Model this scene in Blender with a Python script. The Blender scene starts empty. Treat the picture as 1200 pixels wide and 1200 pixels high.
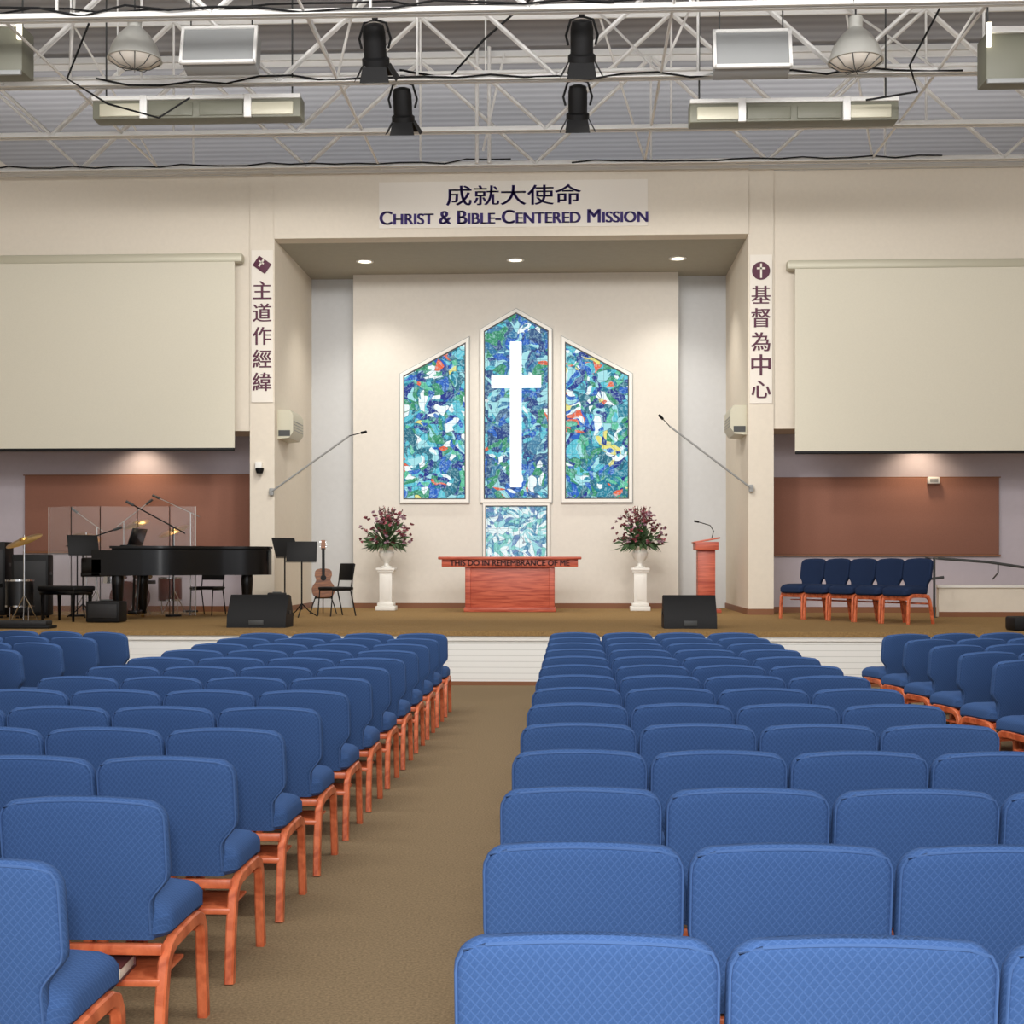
import bpy, bmesh, math, random
from mathutils import Vector, Matrix, Euler
random.seed(7)
sc = bpy.context.scene
try:
    sc.view_settings.view_transform = 'Standard'
except Exception as e:
    print(e)

def lin(c):
    c = c/255.0
    return c/12.92 if c <= 0.04045 else ((c+0.055)/1.055)**2.4
def rgb(r, g, b):
    return (lin(r), lin(g), lin(b), 1.0)

# ------------------------------------------------------------ materials
def new_mat(name):
    m = bpy.data.materials.new(name)
    m.use_nodes = True
    nt = m.node_tree
    return m, nt, nt.nodes["Principled BSDF"]

def mat(name, col, rough=0.6, metal=0.0, nscale=0, namt=0.12, bump=0.0, stretch=(1, 1, 1), emis=None, estr=0, spec=0.5, coat=0):
    m, nt, p = new_mat(name)
    p.inputs["Base Color"].default_value = col
    p.inputs["Roughness"].default_value = rough
    p.inputs["Metallic"].default_value = metal
    p.inputs["Specular IOR Level"].default_value = spec
    p.inputs["Coat Weight"].default_value = coat
    if emis:
        p.inputs["Emission Color"].default_value = emis
        p.inputs["Emission Strength"].default_value = estr
    if nscale:
        tc = nt.nodes.new("ShaderNodeTexCoord")
        mp = nt.nodes.new("ShaderNodeMapping")
        mp.inputs["Scale"].default_value = stretch
        nz = nt.nodes.new("ShaderNodeTexNoise")
        nz.inputs["Scale"].default_value = nscale
        nz.inputs["Detail"].default_value = 5
        nt.links.new(tc.outputs["Object"], mp.inputs["Vector"])
        nt.links.new(mp.outputs[0], nz.inputs["Vector"])
        cr = nt.nodes.new("ShaderNodeValToRGB")
        cr.color_ramp.elements[0].position = 0.3
        cr.color_ramp.elements[1].position = 0.7
        cr.color_ramp.elements[0].color = tuple(x*(1-namt) for x in col[:3])+(1,)
        cr.color_ramp.elements[1].color = tuple(min(1, x*(1+namt)) for x in col[:3])+(1,)
        nt.links.new(nz.outputs["Fac"], cr.inputs[0])
        nt.links.new(cr.outputs[0], p.inputs["Base Color"])
        if bump:
            bp = nt.nodes.new("ShaderNodeBump")
            bp.inputs["Strength"].default_value = bump
            bp.inputs["Distance"].default_value = 0.01
            nt.links.new(nz.outputs["Fac"], bp.inputs["Height"])
            nt.links.new(bp.outputs[0], p.inputs["Normal"])
    return m

class NB:
    """tiny node helper"""
    def __init__(s, nt): s.nt = nt
    def math(s, op, a, b=None, c=None):
        n = s.nt.nodes.new("ShaderNodeMath"); n.operation = op
        for i, v in enumerate((a, b, c)):
            if v is None: continue
            if isinstance(v, (int, float)): n.inputs[i].default_value = v
            else: s.nt.links.new(v, n.inputs[i])
        return n.outputs[0]
    def mix(s, f, a, b):
        n = s.nt.nodes.new("ShaderNodeMix"); n.data_type = 'RGBA'
        for idx, v in ((0, f), (6, a), (7, b)):
            if isinstance(v, (int, float)): n.inputs[idx].default_value = v
            elif isinstance(v, tuple): n.inputs[idx].default_value = v
            else: s.nt.links.new(v, n.inputs[idx])
        return n.outputs[2]
    def objxyz(s):
        tc = s.nt.nodes.new("ShaderNodeTexCoord")
        sp = s.nt.nodes.new("ShaderNodeSeparateXYZ")
        s.nt.links.new(tc.outputs["Object"], sp.inputs[0])
        return sp.outputs
    def comb(s, x, y, z):
        n = s.nt.nodes.new("ShaderNodeCombineXYZ")
        for i, v in enumerate((x, y, z)):
            if isinstance(v, (int, float)): n.inputs[i].default_value = v
            else: s.nt.links.new(v, n.inputs[i])
        return n.outputs[0]

def fabric_mat(name, c_line, c_cell, c_dark):
    m, nt, p = new_mat(name)
    nb = NB(nt)
    x, y, z = nb.objxyz()
    q = nb.math('ADD', y, z)
    u = nb.math('MULTIPLY', nb.math('ADD', x, q), math.pi/0.020)
    v = nb.math('MULTIPLY', nb.math('SUBTRACT', x, q), math.pi/0.020)
    a = nb.math('ABSOLUTE', nb.math('SINE', u))
    b = nb.math('ABSOLUTE', nb.math('SINE', v))
    mn = nb.math('MINIMUM', a, b)
    mr = nt.nodes.new("ShaderNodeMapRange")
    mr.inputs[1].default_value = 0.0; mr.inputs[2].default_value = 0.5
    nt.links.new(mn, mr.inputs[0])
    col = nb.mix(mr.outputs[0], c_line, c_cell)
    nz = nt.nodes.new("ShaderNodeTexNoise"); nz.inputs["Scale"].default_value = 260
    tc = nt.nodes.new("ShaderNodeTexCoord"); nt.links.new(tc.outputs["Object"], nz.inputs["Vector"])
    col2 = nb.mix(nb.math('MULTIPLY', nz.outputs["Fac"], 0.45), col, c_dark)
    nt.links.new(col2, p.inputs["Base Color"])
    bp = nt.nodes.new("ShaderNodeBump"); bp.inputs["Strength"].default_value = 0.22; bp.inputs["Distance"].default_value = 0.003
    h = nb.math('ADD', mr.outputs[0], nb.math('MULTIPLY', nz.outputs["Fac"], 0.6))
    nt.links.new(h, bp.inputs["Height"]); nt.links.new(bp.outputs[0], p.inputs["Normal"])
    p.inputs["Roughness"].default_value = 0.9
    p.inputs["Specular IOR Level"].default_value = 0.15
    return m

def wood_mat(name, c1, c2, rough=0.4, sc_=(6, 6, 60)):
    m, nt, p = new_mat(name)
    tc = nt.nodes.new("ShaderNodeTexCoord")
    mp = nt.nodes.new("ShaderNodeMapping"); mp.inputs["Scale"].default_value = sc_
    nz = nt.nodes.new("ShaderNodeTexNoise"); nz.inputs["Scale"].default_value = 1.0; nz.inputs["Detail"].default_value = 6
    nz.inputs["Distortion"].default_value = 0.6
    cr = nt.nodes.new("ShaderNodeValToRGB")
    cr.color_ramp.elements[0].position = 0.35; cr.color_ramp.elements[1].position = 0.62
    cr.color_ramp.elements[0].color = c1; cr.color_ramp.elements[1].color = c2
    nt.links.new(tc.outputs["Object"], mp.inputs[0]); nt.links.new(mp.outputs[0], nz.inputs["Vector"])
    nt.links.new(nz.outputs["Fac"], cr.inputs[0]); nt.links.new(cr.outputs[0], p.inputs["Base Color"])
    p.inputs["Roughness"].default_value = rough
    return m

def deck_mat():
    m, nt, p = new_mat("ribbed_roof_deck")
    nb = NB(nt)
    x, y, z = nb.objxyz()
    s = nb.math('SINE', nb.math('MULTIPLY', y, 2*math.pi/0.3))
    f = nb.math('MULTIPLY_ADD', s, 0.5, 0.5)
    c = nb.mix(f, rgb(152, 152, 156), rgb(170, 170, 174))
    nt.links.new(c, p.inputs["Base Color"])
    bp = nt.nodes.new("ShaderNodeBump"); bp.inputs["Strength"].default_value = 0.25; bp.inputs["Distance"].default_value = 0.05
    nt.links.new(f, bp.inputs["Height"]); nt.links.new(bp.outputs[0], p.inputs["Normal"])
    p.inputs["Roughness"].default_value = 0.8
    return m

def bead_mat():
    m, nt, p = new_mat("stage_front_paint")
    nb = NB(nt)
    x, y, z = nb.objxyz()
    fr = nb.math('FRACT', nb.math('DIVIDE', z, 0.075))
    line = nb.math('LESS_THAN', fr, 0.1)
    c = nb.mix(line, rgb(236, 236, 232), rgb(205, 205, 200))
    nt.links.new(c, p.inputs["Base Color"])
    p.inputs["Roughness"].default_value = 0.5
    return m

def glass_mosaic(name, palette, scale=6.0, strength=1.0, seed=0.0, wash=0.5):
    """palette: list of (position, colour) over a uniform random value per shard"""
    m, nt, p = new_mat(name)
    nb = NB(nt)
    x, y, z = nb.objxyz()
    v = nb.comb(x, z, seed)
    nz = nt.nodes.new("ShaderNodeTexNoise"); nz.inputs["Scale"].default_value = 2.6; nz.inputs["Detail"].default_value = 1
    nt.links.new(v, nz.inputs["Vector"])
    vm = nt.nodes.new("ShaderNodeVectorMath"); vm.operation = 'MULTIPLY_ADD'
    nt.links.new(nz.outputs["Color"], vm.inputs[0]); vm.inputs[1].default_value = (0.5, 0.5, 0); nt.links.new(v, vm.inputs[2])
    vo = nt.nodes.new("ShaderNodeVectorMath"); vo.operation = 'ADD'; vo.inputs[1].default_value = (seed*3.1, seed*1.7, 0)
    nt.links.new(vm.outputs[0], vo.inputs[0])
    def vor(feat, sc_):
        n = nt.nodes.new("ShaderNodeTexVoronoi"); n.feature = feat; n.voronoi_dimensions = '2D'
        n.inputs["Scale"].default_value = sc_
        nt.links.new(vo.outputs[0], n.inputs["Vector"]); return n
    v1 = vor('F1', scale); v2 = vor('F1', scale*2.1)
    sp1 = nt.nodes.new("ShaderNodeSeparateColor"); nt.links.new(v1.outputs["Color"], sp1.inputs[0])
    sp2 = nt.nodes.new("ShaderNodeSeparateColor"); nt.links.new(v2.outputs["Color"], sp2.inputs[0])
    def ramp(val):
        cr = nt.nodes.new("ShaderNodeValToRGB"); r = cr.color_ramp; r.interpolation = 'CONSTANT'
        r.elements[0].position = 0; r.elements[0].color = palette[0][1]
        r.elements[1].position = palette[1][0]; r.elements[1].color = palette[1][1]
        for pos, c in palette[2:]:
            e = r.elements.new(pos); e.color = c
        nt.links.new(val, cr.inputs[0]); return cr.outputs[0]
    c = nb.mix(nb.math('GREATER_THAN', sp2.outputs[2], 0.5), ramp(sp1.outputs[0]), ramp(sp2.outputs[0]))
    nz2 = nt.nodes.new("ShaderNodeTexNoise"); nz2.inputs["Scale"].default_value = 12; nz2.inputs["Detail"].default_value = 4; nz2.inputs["Distortion"].default_value = 2.0
    nt.links.new(v, nz2.inputs["Vector"])
    mr = nt.nodes.new("ShaderNodeMapRange"); mr.inputs[1].default_value = 0.48; mr.inputs[2].default_value = 0.66; mr.inputs[4].default_value = wash
    nt.links.new(nz2.outputs["Fac"], mr.inputs[0])
    c = nb.mix(mr.outputs[0], c, rgb(190, 234, 240))
    e1 = vor('DISTANCE_TO_EDGE', scale)
    l1 = nb.math('LESS_THAN', e1.outputs["Distance"], 0.025)
    gx = nb.math('LESS_THAN', nb.math('FRACT', nb.math('DIVIDE', x, 0.2)), 0.045)
    gz = nb.math('LESS_THAN', nb.math('FRACT', nb.math('DIVIDE', z, 0.2)), 0.045)
    l = nb.math('MAXIMUM', nb.math('MULTIPLY', l1, 0.6), nb.math('MULTIPLY', nb.math('MAXIMUM', gx, gz), 0.4))
    c = nb.mix(l, c, rgb(12, 40, 84))
    p.inputs["Base Color"].default_value = (0.01, 0.01, 0.015, 1)
    p.inputs["Roughness"].default_value = 0.5
    p.inputs["Specular IOR Level"].default_value = 0.1
    nt.links.new(c, p.inputs["Emission Color"])
    p.inputs["Emission Strength"].default_value = strength
    return m

M = {}
M['fabric'] = fabric_mat("blue_woven_fabric", rgb(74, 104, 154), rgb(60, 90, 138), rgb(40, 62, 104))
M['fabricnavy'] = fabric_mat("navy_woven_fabric", rgb(40, 56, 88), rgb(30, 45, 74), rgb(22, 32, 56))
M['piping'] = mat("blue_piping", rgb(60, 92, 142), 0.8)
M['oak'] = wood_mat("red_oak", rgb(176, 78, 44), rgb(220, 118, 76), 0.35, (14, 14, 14))
M['cherry'] = wood_mat("cherry_wood", rgb(158, 64, 46), rgb(200, 102, 76), 0.4, (2, 2, 26))
M['carpet'] = mat("olive_carpet", rgb(132, 114, 88), 0.95, 0, 90, 0.28, 0.25, spec=0.1)
M['stagecarpet'] = mat("stage_carpet", rgb(146, 118, 78), 0.95, 0, 60, 0.2, 0.2, spec=0.1)
M['cream'] = mat("cream_wall_paint", rgb(222, 213, 198), 0.8, 0, 14, 0.02, 0.03)
M['panelwhite'] = mat("niche_panel_paint", rgb(222, 217, 208), 0.8, 0, 14, 0.02)
M['lav'] = mat("lavender_grey_paint", rgb(186, 178, 186), 0.8, 0, 10, 0.02)
M['bluegrey'] = mat("pale_grey_paint", rgb(204, 206, 208), 0.8, 0, 10, 0.02)
M['soffitshade'] = mat("soffit_painted_shade", rgb(164, 160, 146), 0.8, 0, 10, 0.03)  # dark olive-grey puts the niche ceiling's shadow into the colour
M['terra'] = mat("terracotta_acoustic_cloth", rgb(142, 98, 82), 0.95, 0, 120, 0.12, 0.2)
M['screen'] = mat("projection_screen_cloth", rgb(214, 209, 192), 0.7, 0, 60, 0.02)
M['deck'] = deck_mat()
M['bead'] = bead_mat()
M['trimwood'] = mat("brown_base_trim", rgb(130, 84, 54), 0.5)
M['white'] = mat("white_enamel", rgb(232, 230, 224), 0.45)
M['steelwhite'] = mat("white_painted_steel", rgb(236, 235, 232), 0.5)
M['black'] = mat("matte_black", rgb(8, 8, 10), 0.6, spec=0.3)
M['gloss'] = mat("piano_black_lacquer", rgb(4, 4, 6), 0.25, spec=0.35)
M['alu'] = mat("brushed_aluminium", rgb(196, 196, 190), 0.4, 0.3)
M['chrome'] = mat("chrome", rgb(200, 200, 200), 0.15, 1.0)
M['brass'] = mat("cymbal_brass", rgb(190, 150, 80), 0.3, 0.9)
M['grey'] = mat("grey_plastic", rgb(150, 152, 152), 0.5)
M['darkgrey'] = mat("dark_grey_metal", rgb(60, 62, 62), 0.5)
M['gunmetal'] = mat("speaker_grille", rgb(24, 24, 26), 0.6)
M['silver'] = mat("fixture_louver_beige", rgb(190, 186, 166), 0.4, 0.1)
M['olive'] = mat("olive_grey_housing", rgb(112, 112, 98), 0.5)
M['ivory'] = mat("piano_keys_ivory", rgb(235, 232, 220), 0.3)
M['purple'] = mat("dark_purple_lettering", rgb(52, 30, 110), 0.6)
M['maroon'] = mat("maroon_lettering", rgb(84, 34, 58), 0.6)
M['engraved'] = mat("engraved_dark_lettering", rgb(70, 20, 20), 0.6)
M['bannerp'] = mat("banner_cloth", rgb(232, 226, 216), 0.8)
M['glowbulb'] = mat("lamp_lens_glow", rgb(255, 245, 220), 0.4, emis=rgb(255, 244, 220), estr=3.0)
M['crosswhite'] = mat("lit_cross_glass", rgb(250, 250, 255), 0.4, emis=rgb(245, 250, 255), estr=1.3)
M['leaf'] = mat("leaf_green", rgb(62, 88, 52), 0.7, 0, 30, 0.3)
M['pink'] = mat("pink_petals", rgb(170, 92, 104), 0.7, 0, 30, 0.25)
M['burg'] = mat("burgundy_petals", rgb(112, 52, 60), 0.7, 0, 30, 0.25)
M['mauve'] = mat("mauve_petals", rgb(160, 128, 142), 0.7, 0, 30, 0.2)
M['guitarwood'] = wood_mat("guitar_varnish", rgb(96, 52, 24), rgb(140, 84, 42), 0.45)
M['drumblack'] = mat("drum_shell_black", rgb(10, 10, 12), 0.35)
M['drumred'] = mat("drum_shell_wine", rgb(96, 42, 30), 0.3)
M['drumhead'] = mat("drum_head", rgb(220, 218, 208), 0.5)
M['bookcov'] = mat("book_cover_maroon", rgb(92, 50, 50), 0.5)
M['paper'] = mat("book_pages", rgb(226, 220, 204), 0.8)
def clear_mat():
    m, nt, p = new_mat("clear_acrylic")
    p.inputs["Base Color"].default_value = (0.9, 0.93, 0.95, 1)
    p.inputs["Roughness"].default_value = 0.05
    p.inputs["Alpha"].default_value = 0.07
    return m
M['acrylic'] = clear_mat()
NAVY, BLUE, TEAL, GREEN, CYAN, PALE, RED, WHT = rgb(20, 46, 135), rgb(30, 95, 190), rgb(20, 125, 150), rgb(50, 145, 100), rgb(85, 190, 208), rgb(160, 220, 226), rgb(228, 100, 60), rgb(240, 250, 250)
pal_side = [(0, NAVY), (0.12, TEAL), (0.23, CYAN), (0.34, GREEN), (0.46, BLUE), (0.57, PALE), (0.67, rgb(30, 105, 125)), (0.77, WHT), (0.87, rgb(230, 222, 120)), (0.89, RED), (0.92, rgb(90, 190, 150))]
pal_mid = [(0, rgb(30, 62, 130)), (0.13, rgb(40, 115, 160)), (0.26, CYAN), (0.38, BLUE), (0.49, rgb(60, 125, 160)), (0.60, GREEN), (0.70, PALE), (0.81, rgb(46, 84, 130)), (0.91, RED), (0.93, WHT)]
pal_low = [(0, rgb(80, 140, 175)), (0.18, PALE), (0.35, WHT), (0.52, rgb(110, 140, 185)), (0.66, rgb(130, 205, 195)), (0.82, WHT)]
M['glassA'] = glass_mosaic("stained_glass_left", pal_side, 5.2, 1.08, 1.3, 0.45)
M['glassB'] = glass_mosaic("stained_glass_centre", pal_mid, 5.2, 1.05, 4.1, 0.42)
M['glassC'] = glass_mosaic("stained_glass_right", pal_side, 5.2, 1.08, 7.7, 0.45)
M['glassD'] = glass_mosaic("stained_glass_lower", pal_low, 7, 1.0, 9.2, 0.65)

# ------------------------------------------------------------ mesh builder
class B:
    def __init__(s):
        s.V = []; s.F = []; s.MI = []; s.mats = []; s.sub = {}
    def mi(s, key):
        m = M[s.sub.get(key, key)]
        if m not in s.mats: s.mats.append(m)
        return s.mats.index(m)
    def add(s, verts, faces, key, T=None):
        o = len(s.V); k = s.mi(key)
        for v in verts:
            v = Vector(v)
            s.V.append(T @ v if T is not None else v)
        for f in faces:
            s.F.append([i+o for i in f]); s.MI.append(k)
    def box(s, c, d, key, bev=0.0, rot=None, seg=2):
        bm = bmesh.new(); bmesh.ops.create_cube(bm, size=1.0)
        for v in bm.verts: v.co = Vector((v.co.x*d[0], v.co.y*d[1], v.co.z*d[2]))
        if bev: bmesh.ops.bevel(bm, geom=bm.edges[:], offset=bev, segments=seg, profile=0.5, affect='EDGES')
        T = Matrix.Translation(c)
        if rot: T = T @ Euler(rot).to_matrix().to_4x4()
        bm.verts.index_update()
        s.add([v.co.copy() for v in bm.verts], [[v.index for v in f.verts] for f in bm.faces], key, T)
        bm.free()
    def bx(s, x0, x1, y0, y1, z0, z1, key, bev=0.0):
        s.box(((x0+x1)/2, (y0+y1)/2, (z0+z1)/2), (abs(x1-x0), abs(y1-y0), abs(z1-z0)), key, bev)
    def loft(s, rings, key, cap=True, closed=False, T=None):
        n = len(rings[0]); V = [p for r in rings for p in r]; F = []
        R = len(rings)
        for i in range(R if closed else R-1):
            a = i*n; b = ((i+1) % R)*n
            for j in range(n):
                k = (j+1) % n
                F.append([a+j, a+k, b+k, b+j])
        if cap and not closed:
            F.append(list(range(n))[::-1]); F.append([(R-1)*n+j for j in range(n)])
        s.add(V, F, key, T)
    def tube(s, pts, r, key, seg=8, rect=None, up=(1, 0, 0), closed=False):
        pts = [Vector(p) for p in pts]; rings = []
        n = len(pts); upv = Vector(up)
        for i, p in enumerate(pts):
            if closed: d = pts[(i+1) % n]-pts[i-1]
            else: d = pts[min(i+1, n-1)]-pts[max(i-1, 0)]
            d.normalize()
            u = upv
            if abs(d.dot(u)) > 0.95: u = Vector((0, 0, 1)) if abs(d.z) < 0.9 else Vector((0, 1, 0))
            a = (u - d*u.dot(d)).normalized(); b = d.cross(a)
            if rect:
                w, h = rect[0]/2, rect[1]/2; c = min(w, h)*0.35
                pr = [(w-c, -h), (w, -h+c), (w, h-c), (w-c, h), (-w+c, h), (-w, h-c), (-w, -h+c), (-w+c, -h)]
            else:
                rr = r[i] if isinstance(r, (list, tuple)) else r
                pr = [(rr*math.cos(2*math.pi*j/seg), rr*math.sin(2*math.pi*j/seg)) for j in range(seg)]
            rings.append([p+a*x+b*y for x, y in pr])
        s.loft(rings, key, closed=closed)
    def cyl(s, p0, p1, r, key, r1=None, seg=20):
        s.tube([p0, p1], [r, r if r1 is None else r1], key, seg)
    def lathe(s, prof, c, key, seg=28, rot=None):
        T = Matrix.Translation(c)
        if rot: T = T @ Euler(rot).to_matrix().to_4x4()
        rings = [[Vector((max(r, 1e-4)*math.cos(2*math.pi*j/seg), max(r, 1e-4)*math.sin(2*math.pi*j/seg), z)) for j in range(seg)] for r, z in prof]
        s.loft(rings, key, T=T)
    def prism(s, poly, h, key, T=None):
        """poly in local XY, extruded along +Z by h"""
        n = len(poly)
        V = [(x, y, 0) for x, y in poly]+[(x, y, h) for x, y in poly]
        F = [list(range(n))[::-1], [n+i for i in range(n)]]+[[i, (i+1) % n, n+(i+1) % n, n+i] for i in range(n)]
        s.add(V, F, key, T)
    def mesh(s, name):
        me = bpy.data.meshes.new(name)
        me.from_pydata([tuple(v) for v in s.V], [], s.F)
        for m in s.mats: me.materials.append(m)
        me.polygons.foreach_set("material_index", s.MI)
        bm = bmesh.new(); bm.from_mesh(me); bmesh.ops.recalc_face_normals(bm, faces=bm.faces[:]); bm.to_mesh(me); bm.free()
        me.polygons.foreach_set("use_smooth", [True]*len(me.polygons))
        me.set_sharp_from_angle(angle=math.radians(35))
        me.update()
        return me
    def obj(s, name, loc=(0, 0, 0), rotz=0, parent=None):
        return place(s.mesh(name), name, loc, rotz, parent)

def place(me, name, loc=(0, 0, 0), rotz=0, parent=None):
    o = bpy.data.objects.new(name, me)
    sc.collection.objects.link(o)
    o.location = loc; o.rotation_euler = (0, 0, rotz)
    if parent: o.parent = parent
    return o

def XZ(y=0):  # polygons drawn in XZ, extruded toward -Y
    return Matrix(((1, 0, 0, 0), (0, 0, -1, y), (0, 1, 0, 0), (0, 0, 0, 1)))

# ------------------------------------------------------------ room
XL, XR = -12.0, 10.0
SZ = 0.69
def slab(name, x0, x1, y0, y1, z0, z1, key):
    b = B(); b.bx(x0, x1, y0, y1, z0, z1, key); return b.obj(name)
slab("floor", XL, XR, -2, 17.4, -0.1, 0, 'carpet')
slab("stage_floor", XL, XR, 17.36, 26.6, SZ-0.06, SZ, 'stagecarpet')
b = B(); b.bx(XL, XR, 17.4, 17.5, 0, SZ-0.06, 'bead'); b.bx(XL, XR, 17.385, 17.4, 0.0, 0.05, 'trimwood'); b.bx(XL, XR, 17.38, 17.4, SZ-0.12, SZ-0.06, 'white')
b.obj("wall_stage_front")
slab("ceiling", XL-0.2, XR+0.2, -2, 30.2, 10.0, 10.1, 'deck')
slab("wall_left", XL-0.2, XL, -2, 30.2, 0, 10, 'cream')
slab("wall_right", XR, XR+0.2, -2, 30.2, 0, 10, 'cream')
slab("wall_upper_back", XL, XR, 30, 30.2, 6, 10, 'bluegrey')
NL, NR = -5.04, 2.95
slab("wall_front_left", XL, -5.46, 23.0, 24.2, 3.8, 8.15, 'cream')
slab("wall_front_right", 3.37, XR, 23.0, 24.2, 3.8, 8.12, 'cream')
slab("wall_alcove_left", XL, -5.46, 24.0, 24.2, SZ, 3.8, 'lav')
slab("wall_alcove_right", 3.37, XR, 24.0, 24.2, SZ, 3.8, 'lav')
slab("wall_niche_left", -5.46, NL, 22.97, 26.5, SZ, 8.15, 'cream')
slab("wall_niche_right", NR, 3.37, 22.97, 26.5, SZ, 8.12, 'cream')
slab("wall_header", NL, NR, 22.94, 23.3, 7.05, 8.13, 'cream')
slab("ceiling_niche", NL, NR, 23.3, 26.5, 7.05, 7.2, 'soffitshade')
slab("wall_niche_back", NL, NR, 26.3, 26.5, SZ, 7.05, 'bluegrey')
slab("wall_niche_panel", -4.165, 2.013, 25.9, 26.3, SZ, 7.05, 'panelwhite')
b = B()
b.bx(XL, NL, 22.9, 22.98, 8.15, 8.21, 'white'); b.bx(NL, NR, 22.88, 22.95, 8.13, 8.19, 'white'); b.bx(NR, XR, 22.9, 22.98, 8.12, 8.18, 'white')
b.obj("trim_wall_cap")
def trimx(name, x0, x1, y, z0=SZ, z1=SZ+0.1):
    b = B(); b.bx(x0, x1, y-0.02, y, z0, z1, 'trimwood'); return b.obj(name)
trimx("baseboard_niche_panel", -4.165, 2.013, 25.9)
trimx("baseboard_alcove_left", XL, -5.46, 24.0)
trimx("baseboard_alcove_right", 3.37, XR, 24.0)
trimx("baseboard_pier_left", -5.46, NL, 22.97)
trimx("baseboard_pier_right", NR, 3.37, 22.97)
b = B(); b.bx(NL, NL+0.02, 22.97, 26.3, SZ, SZ+0.1, 'trimwood'); b.obj("baseboard_niche_left")
b = B(); b.bx(NR-0.02, NR, 22.97, 26.3, SZ, SZ+0.1, 'trimwood'); b.obj("baseboard_niche_right")

def panel(x0, x1, z0, z1):
    b = B(); b.box(((x0+x1)/2, 23.965, (z0+z1)/2), (x1-x0, 0.06, z1-z0), 'terra', 0.012)
    f = 0.03
    b.bx(x0-f, x1+f, 23.945, 23.995, z0-f, z0, 'trimwood'); b.bx(x0-f, x1+f, 23.945, 23.995, z1, z1+f*0.6, 'trimwood')
    b.obj("acoustic_wall_panel")
panel(-9.745, -5.52, 1.76, 3.11); panel(3.42, 7.38, 1.70, 3.03)

def pscreen(x0, x1, z0, z1):
    b = B()
    b.bx(x0, x1, 22.76, 22.77, z0, z1, 'screen')
    b.box(((x0+x1)/2, 22.765, z0-0.02), (x1-x0, 0.035, 0.05), 'black', 0.01)
    b.box(((x0+x1)/2, 22.85, z1+0.07), (x1-x0+0.25, 0.2, 0.15), 'silver', 0.03)
    for x in (x0+0.2, x1-0.1): b.box((x, 22.955, z1+0.08), (0.06, 0.06, 0.1), 'steelwhite', 0.01)
    b.obj("projection_screen")
pscreen(-11.3, -5.67, 3.49, 6.63); pscreen(3.69, 9.3, 3.40, 6.42)

# stained glass windows
def offset_poly(poly, d):
    """offset a counter-clockwise convex polygon outwards by d with mitred corners"""
    n = len(poly); out = []
    for i in range(n):
        p0, p1, p2 = Vector(poly[i-1]), Vector(poly[i]), Vector(poly[(i+1) % n])
        e1 = (p1-p0).normalized(); e2 = (p2-p1).normalized()
        n1 = Vector((e1.y, -e1.x)); n2 = Vector((e2.y, -e2.x))
        m = (n1+n2).normalized()
        out.append(tuple(p1+m*(d/max(0.3, m.dot(n1)))))
    return out
def window(name, poly, key, frame=0.06):
    b = B()
    y = 25.90
    b.prism(poly, 0.03, key, XZ(y-0.001))
    def ring(d0, d1, y0, y1, k):
        a, c = offset_poly(poly, d0), offset_poly(poly, d1); n = len(poly)
        V = [(p[0], y0, p[1]) for p in a]+[(p[0], y0, p[1]) for p in c]+[(p[0], y1, p[1]) for p in a]+[(p[0], y1, p[1]) for p in c]
        F = []
        for i in range(n):
            j = (i+1) % n
            F += [[i, j, n+j, n+i], [2*n+i, 2*n+j, 3*n+j, 3*n+i], [i, j, 2*n+j, 2*n+i], [n+i, n+j, 3*n+j, 3*n+i]]
        b.add(V, F, k)
    ring(-0.022, 0.0, 25.845, 25.88, 'darkgrey')
    ring(0.0, frame, 25.83, 25.899, 'white')
    ring(frame, frame+0.014, 25.86, 25.899, 'grey')
    b.obj(name)
window("window_1", [(-3.20, 2.76), (-2.01, 2.76), (-2.01, 5.74), (-3.20, 5.11)], 'glassA')
window("window_2", [(-1.667, 2.76), (-0.437, 2.76), (-0.437, 5.95), (-1.052, 6.30), (-1.667, 5.95)], 'glassB')
window("window_3", [(-0.13, 2.76), (1.08, 2.76), (1.08, 5.09), (-0.13, 5.74)], 'glassC')
window("window_4", [(-1.64, 1.6), (-0.46, 1.6), (-0.46, 2.64), (-1.64, 2.64)], 'glassD', 0.04)
b = B(); b.bx(-1.165, -0.95, 25.80, 25.86, 2.99, 5.74, 'crosswhite', 0.008); b.bx(-1.52, -0.58, 25.802, 25.858, 4.87, 5.1, 'crosswhite', 0.008)
b.obj("wall_cross")

for x in (-3.76, -1.02, 1.907):
    b = B()
    b.lathe([(0.16, 7.05), (0.16, 7.03), (0.12, 7.03), (0.115, 7.045)], (x, 24.7, 0), 'white')
    b.lathe([(0.112, 7.049), (0.112, 7.035), (0.0, 7.032)], (x, 24.7, 0), 'glowbulb')
    b.obj("recessed_downlight")

# ------------------------------------------------------------ text
def text(body, size, loc, key, parent, smallcaps=False, offset=0.0, width=None, depth=0.004):
    cu = bpy.data.curves.new("lettering", 'FONT')
    cu.body = body; cu.size = size; cu.align_x = 'CENTER'; cu.align_y = 'CENTER'
    cu.extrude = depth; cu.offset = offset
    cu.materials.append(M[key])
    o = bpy.data.objects.new("lettering", cu); sc.collection.objects.link(o)
    if smallcaps:
        cu.small_caps_scale = 0.8
        for i, ch in enumerate(body):
            cu.body_format[i].use_small_caps = True
    o.location = loc; o.rotation_euler = (math.pi/2, 0, 0)
    o.parent = parent
    if width:
        bpy.context.view_layer.update()
        if o.dimensions.x > 0.01:
            k = width/o.dimensions.x
            o.scale = (k, k if abs(k-1) < 0.25 else 1, 1)
    return o
b = B(); b.bx(-3.25, 1.27, 22.925, 22.94, 7.2, 7.98, 'bannerp'); hb = b.obj("header_banner")
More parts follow.
